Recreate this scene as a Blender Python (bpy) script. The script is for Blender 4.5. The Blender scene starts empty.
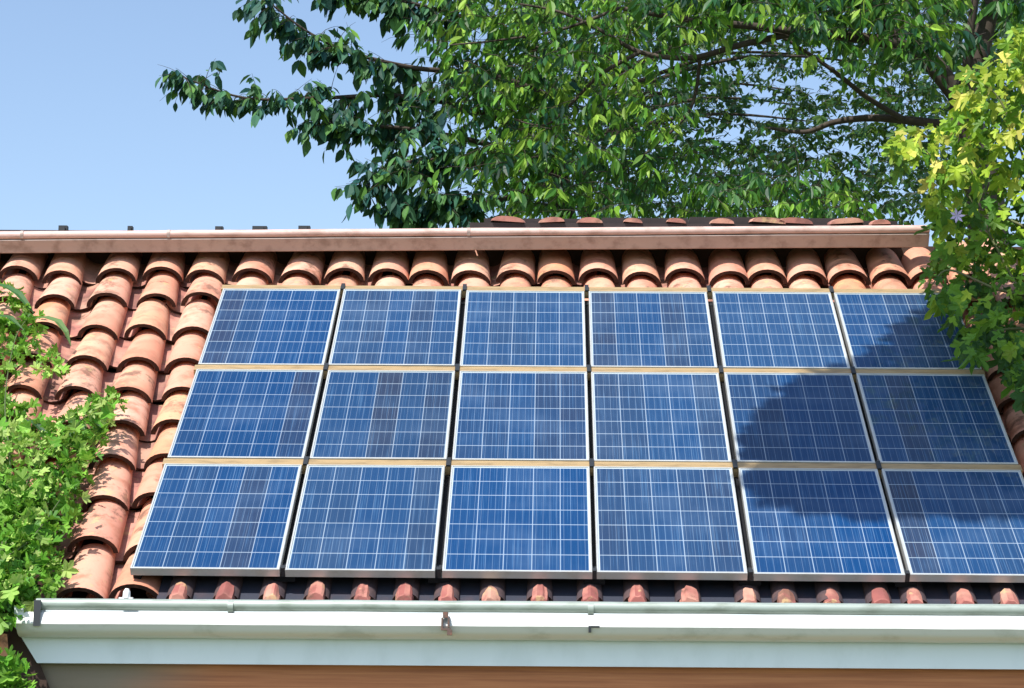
import bpy, math, random
import numpy as np
from mathutils import Vector, Matrix, Euler

random.seed(7)
RNG = np.random.default_rng(7)
scene = bpy.context.scene
COL = scene.collection

# ------------------------------------------------------------------ camera, sky, sun, exposure
W, H = 1024, 688
FPX = 2200.0
BASE = 3.1                                    # height of the lowest panel edge above the ground
SLOPE = math.radians(36)
CAM_LOC = Vector((2.33114606, -12.0992671, -0.845852776 + BASE))
CAM_ROT = Euler((1.74610096, -0.00961851639, 0.0164831306), 'XYZ')
cam_data = bpy.data.cameras.new('camera')
cam_data.sensor_width = 36.0
cam_data.lens = 36.0 * FPX / W
cam_data.clip_start = 0.1
cam_data.clip_end = 3000
cam = bpy.data.objects.new('camera', cam_data)
cam.location = CAM_LOC
cam.rotation_euler = CAM_ROT
COL.objects.link(cam)
scene.camera = cam

SUN_EL = math.radians(55)
SUN_DIR = Vector((-0.55, -0.835, 0)).normalized() * math.cos(SUN_EL) + Vector((0, 0, math.sin(SUN_EL)))
world = bpy.data.worlds.new('World')
scene.world = world
world.use_nodes = True
wn = world.node_tree
sky = wn.nodes.new('ShaderNodeTexSky')
sky.sky_type = 'NISHITA'
sky.sun_disc = False
sky.sun_elevation = SUN_EL
sky.sun_rotation = math.atan2(SUN_DIR.x, SUN_DIR.y)
sky.air_density = 1.0
sky.dust_density = 1.3
sky.ozone_density = 0.7
wn.nodes['Background'].inputs['Strength'].default_value = 0.15
wn.links.new(sky.outputs[0], wn.nodes['Background'].inputs['Color'])

sun_data = bpy.data.lights.new('sun', 'SUN')
sun_data.energy = 4.7
sun_data.angle = math.radians(0.5)
sun_data.color = (1.0, 0.95, 0.87)
sun = bpy.data.objects.new('sun', sun_data)
sun.rotation_euler = SUN_DIR.to_track_quat('Z', 'Y').to_euler()
sun.location = (0, -4, 12)
COL.objects.link(sun)

scene.view_settings.view_transform = 'Standard'
scene.view_settings.look = 'None'
scene.view_settings.gamma = 1.0
scene.view_settings.exposure = 0.52
scene.render.engine = 'CYCLES'
scene.cycles.max_bounces = 8
scene.cycles.transparent_max_bounces = 8

# ------------------------------------------------------------------ measuring helpers
CR = np.array(CAM_ROT.to_matrix())
CL = np.array(CAM_LOC)
CS, SN = math.cos(SLOPE), math.sin(SLOPE)

def ray(x, y):
    return CR @ np.array([(x - W / 2) / FPX, (H / 2 - y) / FPX, -1.0])

def at(x, y, Y):
    """the point of the world that stands at depth Y on a sight line"""
    d = ray(x, y)
    return CL + (Y - CL[1]) / d[1] * d

def RP(u, v, w):
    """roof coordinates: u along the eave, v up the slope, w out of the roof"""
    return np.array([u, v * CS - w * SN, BASE + v * SN + w * CS])

def on_roof(x, y, w):
    d = ray(x, y)
    n = np.array([0, -SN, CS])
    o = CL - np.array([0, 0, BASE])
    t = (w - n @ o) / (n @ d)
    P = o + t * d
    return P[0], P[1] * CS + P[2] * SN

# ------------------------------------------------------------------ object helpers
def empty(name, loc, label=None, cat=None, group=None):
    o = bpy.data.objects.new(name, None)
    o.location = loc
    o.empty_display_size = 0.2
    COL.objects.link(o)
    if label: o['label'] = label
    if cat: o['category'] = cat
    if group: o['group'] = group
    return o

class MB:
    """collects vertices and faces of one mesh"""
    def __init__(self):
        self.v = []; self.f = []; self.m = []; self.n = 0; self.tint = []
    def add(self, verts, faces, mi=0, tint=None):
        verts = np.asarray(verts, float)
        self.v.append(verts)
        for f in faces:
            self.f.append([i + self.n for i in f]); self.m.append(mi)
        self.n += len(verts)
        if tint is not None:
            self.tint.append(np.tile(np.asarray(tint, float), (len(verts), 1)))
    def box(self, lo, hi, mi=0, fn=None):
        x0, y0, z0 = lo; x1, y1, z1 = hi
        v = [(x0,y0,z0),(x1,y0,z0),(x1,y1,z0),(x0,y1,z0),(x0,y0,z1),(x1,y0,z1),(x1,y1,z1),(x0,y1,z1)]
        if fn: v = [fn(*p) for p in v]
        self.add(v, [(0,3,2,1),(4,5,6,7),(0,1,5,4),(1,2,6,5),(2,3,7,6),(3,0,4,7)], mi)
    def prism(self, front, back):
        """two matching polygons joined into a solid"""
        n = len(front)
        fs = [list(range(n)), list(range(2*n-1, n-1, -1))]
        for i in range(n):
            j = (i + 1) % n
            fs.append((j, i, i + n, j + n))
        self.add(list(front) + list(back), fs)
    def tube(self, pts, rad, n=6, tint=None, mi=0):
        pts = [np.asarray(p, float) for p in pts]
        k = len(pts)
        if not hasattr(rad, '__len__'): rad = [rad] * k
        vs = []; up = np.array([0.13, 0.31, 0.94])
        for i, p in enumerate(pts):
            d = pts[min(i+1, k-1)] - pts[max(i-1, 0)]
            d = d / (np.linalg.norm(d) + 1e-9)
            a = np.cross(d, up)
            if np.linalg.norm(a) < 1e-3: a = np.cross(d, [1, 0, 0])
            a /= np.linalg.norm(a); b = np.cross(d, a)
            for q in range(n):
                t = 2 * math.pi * q / n
                vs.append(p + rad[i] * (math.cos(t) * a + math.sin(t) * b))
        fs = []
        for i in range(k - 1):
            for q in range(n):
                r = (q + 1) % n
                fs.append((i*n+q, i*n+r, (i+1)*n+r, (i+1)*n+q))
        fs.append(list(range(n-1, -1, -1))); fs.append(list(range((k-1)*n, k*n)))
        self.add(vs, fs, mi, tint)
    def build(self, name, mats, parent=None, smooth=False, local=False, flat_angle=None):
        me = bpy.data.meshes.new(name)
        V = np.concatenate(self.v) if self.v else np.zeros((0, 3))
        if parent is not None and not local:
            V = V - np.array(parent.matrix_world.translation if False else parent.location)
        me.from_pydata(V.tolist(), [], self.f)
        if not isinstance(mats, (list, tuple)): mats = [mats]
        for m in mats: me.materials.append(m)
        if len(mats) > 1: me.polygons.foreach_set('material_index', self.m)
        if self.tint:
            T = np.concatenate(self.tint)
            T = np.concatenate([T, np.ones((len(T), 1))], 1) if T.shape[1] == 3 else T
            a = me.color_attributes.new('tint', 'FLOAT_COLOR', 'POINT')
            a.data.foreach_set('color', T.astype(np.float32).ravel())
        if smooth:
            me.polygons.foreach_set('use_smooth', [True] * len(me.polygons))
            if flat_angle:
                me.set_sharp_from_angle(angle=math.radians(flat_angle))
        me.update()
        o = bpy.data.objects.new(name, me)
        COL.objects.link(o)
        if parent is not None: o.parent = parent
        return o

def sweep(mb, prof, A, B, caps=True, segs=1, wob=0.0):
    """a profile of (forward, up) steps carried from A to B"""
    A = np.asarray(A, float); B = np.asarray(B, float)
    n = len(prof); vs = []
    for s in range(segs + 1):
        P = A + (B - A) * s / segs
        dz = RNG.normal(0, wob) if wob else 0
        for (y, z) in prof: vs.append(P + np.array([0, y, z + dz]))
    fs = []
    for s in range(segs):
        for i in range(n):
            j = (i + 1) % n
            fs.append((s*n+i, s*n+j, (s+1)*n+j, (s+1)*n+i))
    if caps:
        fs.append(list(range(n-1, -1, -1))); fs.append(list(range(segs*n, segs*n+n)))
    mb.add(vs, fs)

# ------------------------------------------------------------------ materials
def new_mat(name):
    m = bpy.data.materials.new(name); m.use_nodes = True
    t = m.node_tree
    return m, t, t.nodes['Principled BSDF'], (lambda k: t.nodes.new(k)), t.links.new

def ramp(node, stops):
    e = node.color_ramp.elements
    while len(e) > 1: e.remove(e[-1])
    e[0].position = stops[0][0]; e[0].color = (*stops[0][1], 1)
    for p, c in stops[1:]:
        q = e.new(p); q.color = (*c, 1)

def mixc(N, L, fac, a, b, mode='MIX'):
    n = N('ShaderNodeMix'); n.data_type = 'RGBA'; n.blend_type = mode
    for sock, val in ((n.inputs[0], fac), (n.inputs[6], a), (n.inputs[7], b)):
        if hasattr(val, 'is_output'): L(val, sock)
        elif isinstance(val, (int, float)): sock.default_value = val
        else: sock.default_value = (*val, 1)
    return n.outputs[2]

def noise(N, L, scale, detail=4, rough=.55, coord=None, stretch=None):
    tc = N('ShaderNodeTexCoord'); n = N('ShaderNodeTexNoise')
    n.inputs['Scale'].default_value = scale; n.inputs['Detail'].default_value = detail
    n.inputs['Roughness'].default_value = rough
    src = tc.outputs['Object']
    if stretch:
        mp = N('ShaderNodeMapping'); mp.inputs['Scale'].default_value = stretch
        L(src, mp.inputs['Vector']); src = mp.outputs[0]
    L(src, n.inputs['Vector'])
    return n.outputs['Fac']

def band(N, L, val, a, b):
    n = N('ShaderNodeMapRange'); n.inputs[1].default_value = a; n.inputs[2].default_value = b
    n.interpolation_type = 'SMOOTHSTEP'
    L(val, n.inputs[0]); return n.outputs[0]

def bump(N, L, P, h, strength, dist=.01):
    b = N('ShaderNodeBump'); b.inputs['Strength'].default_value = strength; b.inputs['Distance'].default_value = dist
    L(h, b.inputs['Height']); L(b.outputs[0], P.inputs['Normal'])

def math_node(N, L, op, a, b=None):
    n = N('ShaderNodeMath'); n.operation = op
    for s, v in ((n.inputs[0], a), (n.inputs[1], b)):
        if v is None: continue
        if hasattr(v, 'is_output'): L(v, s)
        else: s.default_value = v
    return n.outputs[0]

def tile_mat(name, stops, stain):
    m, t, P, N, L = new_mat(name)
    g = N('ShaderNodeNewGeometry'); r = N('ShaderNodeValToRGB'); ramp(r, stops)
    L(g.outputs['Random Per Island'], r.inputs[0])
    n1 = noise(N, L, 7, 5, .6); n2 = noise(N, L, 45, 4, .65); n3 = noise(N, L, 2.6, 3)
    c = mixc(N, L, band(N, L, n1, .42, .72), r.outputs[0], stain)
    lighter = mixc(N, L, band(N, L, n3, .45, .65), c, (.62, .385, .275))
    c = mixc(N, L, .5, c, lighter)
    sp = mixc(N, L, band(N, L, n2, .64, .74), c, (.16, .10, .07))
    c = mixc(N, L, .55, c, sp)
    n4 = noise(N, L, 5.5, 6, .7); n5 = noise(N, L, 1.3, 3, .5)
    soot = math_node(N, L, 'MULTIPLY', band(N, L, n4, .52, .64), band(N, L, n5, .36, .54))
    c = mixc(N, L, math_node(N, L, 'MULTIPLY', soot, .80), c, (.15, .085, .06))
    n6 = noise(N, L, 9, 4, .6)
    c = mixc(N, L, math_node(N, L, 'MULTIPLY', band(N, L, n6, .60, .68), .5), c, (.55, .42, .20))
    L(c, P.inputs['Base Color']); P.inputs['Roughness'].default_value = .82
    P.inputs['Specular IOR Level'].default_value = .25
    bump(N, L, P, n2, .35, .006)
    return m

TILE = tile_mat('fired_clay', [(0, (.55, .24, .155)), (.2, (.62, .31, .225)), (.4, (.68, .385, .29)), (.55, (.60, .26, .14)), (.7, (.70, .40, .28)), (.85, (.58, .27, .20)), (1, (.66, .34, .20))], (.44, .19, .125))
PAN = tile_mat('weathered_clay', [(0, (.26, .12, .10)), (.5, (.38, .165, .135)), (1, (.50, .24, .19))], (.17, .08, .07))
EAVE = tile_mat('pink_mortar_clay', [(0, (.26, .085, .075)), (.5, (.36, .13, .11)), (1, (.46, .21, .165))], (.22, .075, .07))

def plain(name, col, rough=.5, metal=0., spec=.5, dirt=None, dscale=3., stretch=None, damt=.6, lo=.45, hi=.7):
    m, t, P, N, L = new_mat(name)
    P.inputs['Roughness'].default_value = rough; P.inputs['Metallic'].default_value = metal
    P.inputs['Specular IOR Level'].default_value = spec
    if dirt:
        n = noise(N, L, dscale, 5, .6, stretch=stretch)
        mth = N('ShaderNodeMath'); mth.operation = 'MULTIPLY'; mth.inputs[1].default_value = damt
        L(band(N, L, n, lo, hi), mth.inputs[0])
        L(mixc(N, L, mth.outputs[0], col, dirt), P.inputs['Base Color'])
    else:
        P.inputs['Base Color'].default_value = (*col, 1)
    return m

SHADECLAY = plain('shade_dark_clay', (.055, .036, .042), .9, dirt=(.11, .06, .055), dscale=12)  # near-black clay carries the shade under the lowest panel edge
NOSE = plain('shade_dark_tile_nose', (.045, .024, .019), .95, spec=.15, dirt=(.11, .05, .035), dscale=14)  # near-black end faces put the shade under each tile into colour
DECK = plain('tarred_deck', (.035, .028, .03), .9, dirt=(.02, .015, .014))
GUTTER = plain('white_enamel', (.70, .72, .71), .38, dirt=(.42, .45, .40), dscale=2, stretch=(2.2, 5, 2.5), damt=.5, lo=.5)
LIP = plain('galvanised_lip', (.32, .375, .345), .42, .15, dirt=(.20, .235, .20), dscale=3, stretch=(1.6, 6, 5), damt=.8)
FASCIA = plain('pale_fascia_paint', (.76, .85, .90), .45, dirt=(.55, .64, .66), dscale=2, stretch=(2.5, 1, 1.2), damt=.3)
UGUTTER = plain('pink_brown_gutter_paint', (.58, .41, .37), .5, dirt=(.36, .23, .19), dscale=3, stretch=(2, 5, 4), damt=.75)
UGUTTERD = plain('gutter_paint_shaded', (.43, .35, .32), .55, dirt=(.25, .19, .165), dscale=3, stretch=(3, 4, 1.5), damt=.8)  # darker brown copy of the gutter paint, carrying the lower face's shade
DARKMETAL = plain('dark_metal', (.03, .035, .04), .5, .4)
RUSTY = plain('rusty_steel', (.12, .08, .07), .6, .3, dirt=(.3, .12, .07), dscale=40)
GAPBLACK = plain('gap_shade_black', (.010, .011, .013), .6, .0, .2)  # black standing in for the shade in the panel gaps
DARKBROWN = plain('dark_brown', (.05, .026, .018), .8, dirt=(.03, .016, .012), dscale=6)
FRAME = plain('brushed_aluminium', (.56, .575, .56), .36, .4, dirt=(.42, .41, .34), dscale=5, damt=.5)
RAIL = plain('weathered_beige_rail', (.40, .285, .145), .45, .25, dirt=(.22, .155, .08), dscale=6, stretch=(1, 5, 5), damt=.7)
BARK = plain('grey_brown_bark', (.048, .036, .028), .9, dirt=(.10, .08, .06), dscale=9)
WALL = plain('cream_render', (.55, .50, .42), .9, dirt=(.45, .40, .33))
GROUND = plain('ground_mix', (.085, .115, .045), .95, dirt=(.15, .155, .10), dscale=.25, damt=.8)
PATH = plain('paving', (.42, .40, .36), .9, dirt=(.3, .29, .26), dscale=2)

def wood_mat():
    m, t, P, N, L = new_mat('brown_boarding')
    a = noise(N, L, 1.0, 6, .6, stretch=(1.2, 8, 42)); b = noise(N, L, 1.0, 4, .5, stretch=(.45, .8, 1.2))
    r = N('ShaderNodeValToRGB'); ramp(r, [(.3, (.32, .10, .035)), (.5, (.46, .165, .062)), (.72, (.58, .235, .095))])
    L(a, r.inputs[0])
    L(mixc(N, L, band(N, L, b, .5, .75), r.outputs[0], (.33, .16, .085)), P.inputs['Base Color'])
    P.inputs['Roughness'].default_value = .55
    tc = N('ShaderNodeTexCoord'); sx = N('ShaderNodeSeparateXYZ'); L(tc.outputs['Object'], sx.inputs[0])
    xx = math_node(N, L, 'ADD', sx.outputs[0], math_node(N, L, 'MULTIPLY', b, .9))
    src = P.inputs['Base Color'].links[0].from_socket
    L(mixc(N, L, band(N, L, xx, -1.35, -2.0), src, (.25, .20, .145)), P.inputs['Base Color'])
    bump(N, L, P, a, .25, .004)
    return m
WOOD = wood_mat()

PW, PH = 0.828, 1.188          # panel size
CX, CY = 5, 7
def cell_mat():
    """silicon cells under glass: one panel's grid of cells, ribbons and fingers, in panel metres"""
    m, t, P, N, L = new_mat('solar_cells_under_glass')
    tc = N('ShaderNodeTexCoord'); sx = N('ShaderNodeSeparateXYZ'); L(tc.outputs['Object'], sx.inputs[0])
    oi = N('ShaderNodeObjectInfo')
    M = lambda op, a, b=None: math_node(N, L, op, a, b)
    mx, my = .017, .018
    cu = M('MULTIPLY', M('SUBTRACT', sx.outputs[0], mx), CX / (PW - 2 * mx))
    cv = M('MULTIPLY', M('SUBTRACT', sx.outputs[1], my), CY / (PH - 2 * my))
    fu, fv = M('FRACT', cu), M('FRACT', cv)
    du = M('ABSOLUTE', M('SUBTRACT', fu, .5)); dv = M('ABSOLUTE', M('SUBTRACT', fv, .5))
    gapu = band(N, L, du, .478, .490); gapv = band(N, L, dv, .470, .486)
    gap = M('MAXIMUM', gapu, gapv)
    corner = band(N, L, M('ADD', du, dv), .935, .955)
    gap = M('MAXIMUM', gap, corner)
    # three ribbons per cell
    b3 = M('ABSOLUTE', M('SUBTRACT', M('FRACT', M('MULTIPLY', fu, 4)), .5))
    b3 = band(N, L, b3, .035, .015)
    # cell identity
    iu, iv = M('FLOOR', cu), M('FLOOR', cv)
    cid = N('ShaderNodeCombineXYZ'); L(iu, cid.inputs[0]); L(iv, cid.inputs[1]); L(M('MULTIPLY', oi.outputs['Random'], 91), cid.inputs[2])
    wn_ = N('ShaderNodeTexWhiteNoise'); wn_.noise_dimensions = '3D'; L(cid.outputs[0], wn_.inputs['Vector'])
    cid2 = N('ShaderNodeCombineXYZ'); L(iu, cid2.inputs[0]); L(M('MULTIPLY', oi.outputs['Random'], 37), cid2.inputs[2])
    wn2 = N('ShaderNodeTexWhiteNoise'); wn2.noise_dimensions = '3D'; L(cid2.outputs[0], wn2.inputs['Vector'])
    base = N('ShaderNodeValToRGB')
    ramp(base, [(0, (.004, .042, .150)), (.35, (.007, .046, .152)), (.6, (.012, .046, .135)), (.85, (.019, .041, .104)), (1, (.026, .037, .080))])
    L(M('ADD', M('MULTIPLY', wn_.outputs['Value'], .20), M('MULTIPLY', wn2.outputs['Value'], .80)), base.inputs[0])
    # brushed vertical streaks of polycrystal and rain-washed dust
    mp = N('ShaderNodeMapping'); mp.inputs['Scale'].default_value = (150, 1.6, 1)
    add = N('ShaderNodeVectorMath'); add.operation = 'ADD'
    ofs = N('ShaderNodeCombineXYZ'); L(M('MULTIPLY', oi.outputs['Random'], 53), ofs.inputs[0]); L(M('MULTIPLY', oi.outputs['Random'], 17), ofs.inputs[1])
    L(tc.outputs['Object'], add.inputs[0]); L(ofs.outputs[0], add.inputs[1]); L(add.outputs[0], mp.inputs[0])
    ns = N('ShaderNodeTexNoise'); ns.inputs['Scale'].default_value = 1; ns.inputs['Detail'].default_value = 3
    L(mp.outputs[0], ns.inputs['Vector'])
    streak = band(N, L, ns.outputs['Fac'], .52, .72)
    c = mixc(N, L, M('MULTIPLY', streak, .50), base.outputs[0], (.075, .17, .34))
    nd = N('ShaderNodeTexNoise'); nd.inputs['Scale'].default_value = 2.2; nd.inputs['Detail'].default_value = 3
    L(add.outputs[0], nd.inputs['Vector'])
    c = mixc(N, L, M('MULTIPLY', band(N, L, nd.outputs['Fac'], .45, .75), .24), c, (.09, .15, .27))
    c = mixc(N, L, M('MULTIPLY', b3, .34), c, (.34, .44, .58))
    c = mixc(N, L, M('MULTIPLY', gap, .55), c, (.44, .54, .66))
    # white back sheet in the border
    ou = M('ABSOLUTE', M('SUBTRACT', cu, CX / 2)); ov = M('ABSOLUTE', M('SUBTRACT', cv, CY / 2))
    border = M('MAXIMUM', M('GREATER_THAN', ou, CX / 2), M('GREATER_THAN', ov, CY / 2))
    c = mixc(N, L, border, c, (.48, .56, .62))
    hs = N('ShaderNodeHueSaturation'); L(c, hs.inputs['Color'])
    r2 = M('FRACT', M('MULTIPLY', oi.outputs['Random'], 7.31))
    L(M('ADD', M('MULTIPLY', oi.outputs['Random'], .14), .76), hs.inputs['Value'])
    L(M('ADD', M('MULTIPLY', r2, .10), .92), hs.inputs['Saturation'])
    L(M('ADD', M('MULTIPLY', r2, .006), .492), hs.inputs['Hue'])
    L(hs.outputs[0], P.inputs['Base Color'])
    P.inputs['Roughness'].default_value = .35
    P.inputs['IOR'].default_value = 1.5
    P.inputs['Specular IOR Level'].default_value = .08
    P.inputs['Coat Weight'].default_value = .45
    P.inputs['Coat Roughness'].default_value = .03
    P.inputs['Coat IOR'].default_value = 1.42
    return m
CELL = cell_mat()

def leaf_mat(name, trans=.35, rough=.45):
    m, t, P, N, L = new_mat(name)
    at_ = N('ShaderNodeAttribute'); at_.attribute_name = 'tint'
    g = N('ShaderNodeNewGeometry')
    hs = N('ShaderNodeHueSaturation'); L(at_.outputs['Color'], hs.inputs['Color'])
    v = N('ShaderNodeMapRange'); v.inputs[3].default_value = .65; v.inputs[4].default_value = 1.35
    L(g.outputs['Random Per Island'], v.inputs[0]); L(v.outputs[0], hs.inputs['Value'])
    L(hs.outputs[0], P.inputs['Base Color'])
    P.inputs['Roughness'].default_value = rough
    P.inputs['Specular IOR Level'].default_value = .25
    tr = N('ShaderNodeBsdfTranslucent')
    yel = mixc(N, L, .5, hs.outputs[0], (.26, .46, .045), 'MIX')
    L(yel, tr.inputs['Color'])
    mx = N('ShaderNodeMixShader'); mx.inputs[0].default_value = trans
    L(P.outputs[0], mx.inputs[1]); L(tr.outputs[0], mx.inputs[2])
    L(mx.outputs[0], t.nodes['Material Output'].inputs['Surface'])
    return m
LEAF = leaf_mat('leaf_tissue', .42, .42)
LEAFDARK = leaf_mat('leathery_leaf_tissue', .14, .62)
LEAFVINE = leaf_mat('thin_vine_leaf_tissue', .34, .5)

# ------------------------------------------------------------------ ground
g = MB(); g.add([(-600,-600,0),(600,-600,0),(600,900,0),(-600,900,0)], [(0,1,2,3)])
go = g.build('ground', GROUND); go['kind'] = 'structure'

# ------------------------------------------------------------------ house
house = empty('house', (2.3, 1.8, 0), 'tile roofed house with a white eave gutter and brown boarded wall, carrying the solar panels', 'house')

TOPV = 5.15
def roofbox(mb, u0, u1, v0, v1, w0, w1): mb.box((u0, v0, w0), (u1, v1, w1), fn=RP)
d = MB(); roofbox(d, -2.6, 6.0, -.02, TOPV, -.42, -.34)
roofbox(d, -2.6, -.80, -1.7, -.021, -.42, -.34)
d.build('roof_deck', DECK, house)

# --- roof tiles
def barrel(mb, u, v, slant, length, r0, r1, w0, w1, th=.020, arc=176, yaw=0., tiltu=0., seg=10, cup=False, closed=False):
    """one tile from its low end at v up to v+length; r0/w0 at the low end, r1/w1 at the high end; cup=True is a trough"""
    ring = []
    for k, (t, r, w) in enumerate(((0, r0, w0), (.45, r0*.6+r1*.4-.001, w0*.55+w1*.45+.002), (1, r1, w1))):
        vv = v + length * t
        uu = u + (slant + yaw) * length * t
        a0 = math.radians(90 - arc/2); a1 = math.radians(90 + arc/2)
        out, inn = [], []
        for s in range(seg + 1):
            a = a0 + (a1 - a0) * s / seg
            ca, sa = math.cos(a), math.sin(a)
            sgn = -1 if cup else 1
            wob = tiltu * ca
            out.append(RP(uu + r*ca, vv, w + sgn*r*sa*.80 + wob))
            inn.append(RP(uu + (r-th)*ca, vv, w + sgn*(r-th)*sa*.80 + wob))
        ring.append((out, inn))
    n = seg + 1; vs = []
    for out, inn in ring: vs += out + inn
    fs = []; ends = []
    def q(a, b, c, d_): fs.append((a, b, c, d_) if not cup else (d_, c, b, a))
    for k in range(2):
        o0 = k*2*n; o1 = (k+1)*2*n
        for s in range(seg):
            q(o0+s, o1+s, o1+s+1, o0+s+1)
            q(o0+n+s+1, o1+n+s+1, o1+n+s, o0+n+s)
        q(o0+n, o1+n, o1, o0); q(o0+seg, o1+seg, o1+n+seg, o0+n+seg)
    for s in range(seg):
        q(s+1, n+s+1, n+s, s); ends.append(len(fs) - 1)
        e = 4*n; q(e+s, e+n+s, e+n+s+1, e+s+1)
    mb.add(vs, fs)
    for e in ends: mb.m[len(mb.m) - len(fs) + e] = 1        # nose face gets the painted shade

top_u = [-2.24,-1.90,-1.564,-1.233,-.865,-.518,-.192,.148,.480,.814,1.126,1.439,1.743,2.055,2.368,2.682,2.996,3.309,3.607,3.902,4.2,4.505,4.798,5.079,5.37,5.66]
courses = [4.30, 3.86, 3.36, 2.88, 2.42, 1.97, 1.52, 1.05, .50, .02]
cov, pan = MB(), MB()
for j, u in enumerate(top_u):
    left = j <= 6
    sl = -.055 if left else 0.0                  # the columns beside the panels lean a little
    cs = list(courses)
    if j <= 3: cs += [-.44, -.90, -1.36]         # the low side roof carries on past the gutter's end
    if not left: cs = [c for c in cs if c > .3]
    cj = .012 + .03 * (u / 5)                    # courses rise slightly to the right
    for i, v in enumerate(cs):
        vv = v + random.uniform(-.035, .035) + (cj if i < 2 else 0)
        nxt = (cs[i-1] if i else 5.0)
        ln = min(nxt - v + .11, TOPV - vv)
        uu = u + sl * (vv - 4.27) + random.uniform(-.016, .016)
        barrel(cov, uu, vv, sl, ln, .146 + random.uniform(-.006, .006), .112, -.203 - (.028 if (not left and v < 3.5) else 0) + random.uniform(-.006, .010), -.254 - (.028 if (not left and v < 3.5) else 0), th=.030,
               yaw=random.uniform(-.035, .035), tiltu=random.uniform(-.010, .010), seg=12)
    if j + 1 < len(top_u):
        um = (u + top_u[j+1]) / 2
        for i, v in enumerate(cs):
            vv = v + .10 + random.uniform(-.06, .06)
            ln = (cs[i-1] if i else 5.0) - v + .10
            ln = min(ln, TOPV - vv)
            uu = um + sl * (vv - 4.27) + random.uniform(-.02, .02)
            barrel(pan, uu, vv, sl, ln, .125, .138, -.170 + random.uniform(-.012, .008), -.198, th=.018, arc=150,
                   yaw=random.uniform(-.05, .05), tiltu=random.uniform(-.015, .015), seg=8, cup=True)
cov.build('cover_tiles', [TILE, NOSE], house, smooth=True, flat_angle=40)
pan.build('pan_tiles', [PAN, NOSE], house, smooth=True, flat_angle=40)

# --- eave row: small mortar-plugged tile ends peeping out from under the panels
def plug(mb, u, v, r, w, ln):
    seg, rings = 10, []
    jit = [random.uniform(.90, 1.08) for _ in range(seg + 1)]
    for (dv, k) in ((-.055, .0), (-.055, .5), (-.055, .93), (-.050, 1.0), (.012, 1.04), (ln, .9)):
        row = []
        for q in range(seg + 1):
            a = math.pi * q / seg; kk = k*jit[q]
            back = .034*kk*math.sin(a) if dv < 0 else .035*math.sin(a)      # the mortar face leans back
            row.append(RP(u + r*1.05*kk*math.cos(a), v + dv + back, w + r*1.0*kk*math.sin(a)))
        rings.append(row)
    prof = rings
    vs = [p for r_ in rings for p in r_]; n = seg + 1; fs = []
    for i in range(len(prof) - 1):
        for s in range(seg): fs.append((i*n+s+1, i*n+s, (i+1)*n+s, (i+1)*n+s+1))
    mb.add(vs, fs)
for x in (185,230,276,320,365,407,449,492,540,590,636,687,745,782,826,874,908,957,1000,1045,1090):
    u, _ = on_roof(x, 592, -.2)
    ev = MB(); plug(ev, u, -.05 + random.uniform(-.02, .015), random.uniform(.042, .052), -.122 + random.uniform(-.012,.006), .07)
    nplug = len(ev.m)
    barrel(ev, u + random.uniform(-.006, .006), -.035 + random.uniform(-.010, .010), 0, .50, .074, .066, -.150, -.165, th=.016, seg=10)
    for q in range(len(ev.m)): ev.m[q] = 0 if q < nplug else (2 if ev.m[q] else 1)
    ev.build('eave_tile', [EAVE, SHADECLAY, NOSE], house, smooth=True, flat_angle=20)
# dark sheet painting the shade between the tile ends
fl = MB(); roofbox(fl, .16, 6.0, -.09, .60, -.336, -.150)
fl.build('eave_shade_sheet', plain('dark_blue_sheet', (.035, .04, .06), .45, dirt=(.07, .05, .06), dscale=8), house)

# --- lower gutter
YG = -.36
GA, GB = at(36, 598, YG), at(1130, 604.5, YG)
lip = MB()
def arc_pts(cy, cz, r, a0, a1, n): return [(cy + r*math.cos(math.radians(a0+(a1-a0)*i/n)), cz + r*math.sin(math.radians(a0+(a1-a0)*i/n))) for i in range(n+1)]
lp = arc_pts(.018, -.031, .031, 60, 290, 12) + [(.040, -.058), (.040, -.006)]
sweep(lip, lp, GA, GB, segs=24, wob=.0010)
gut = MB()
gp = [(.03, -.071), (-.004, -.073), (-.010, -.078), (-.036, -.130), (-.036, -.137)] + [( -.028 + .10*(1-math.cos(t)), -.138 - .066*math.sin(t)) for t in np.linspace(.25, 1.57, 8)] + [(.086, -.204), (.086, -.066)]
sweep(gut, gp, at(19, 597.9, YG), GB, segs=24, wob=.0008)
gobj = gut.build('gutter', GUTTER, house, smooth=True, flat_angle=32)
lobj = lip.build('gutter_lip', LIP, None, smooth=True, flat_angle=40)
def under(o, p):
    """hang a world-space mesh below a part of the house"""
    L0 = np.array(house.location)
    for v in o.data.vertices: v.co = v.co - Vector(L0)
    o.parent = p
under(lobj, gobj)
# joints, the hanger with its hook, the white clip on the edge
for x in (228, 588):
    jn = MB()
    A = at(x, 599.3 + (x-36)*.006, YG - .004); B = A + np.array([.030, 0, 0])
    jp = [(y*1.10 - .002, z*1.10 + .003) for y, z in arc_pts(.018, -.031, .031, 60, 290, 12)] + [(.046, -.063), (.046, 0)]
    sweep(jn, jp, A, B)
    under(jn.build('lip_joint', LIP, None, smooth=True, flat_angle=40), gobj)
hk = MB()
A = at(446, 612, YG - .045)
hk.box(A + np.array([-.016, -.010, -.030]), A + np.array([.012, .02, .000]))
hk.box(A + np.array([-.024, -.014, -.085]), A + np.array([-.014, .02, -.030]))
hk.box(A + np.array([.010, -.014, -.080]), A + np.array([.020, .02, -.030]))
hk.box(A + np.array([-.024, -.014, -.096]), A + np.array([.026, .01, -.085]))
hk.box(A + np.array([.008, -.02, -.122]), A + np.array([.034, .01, -.096]))
under(hk.build('hanger', RUSTY, None), gobj)
hk = MB()
A = at(590, 626, YG - .02)
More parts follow.
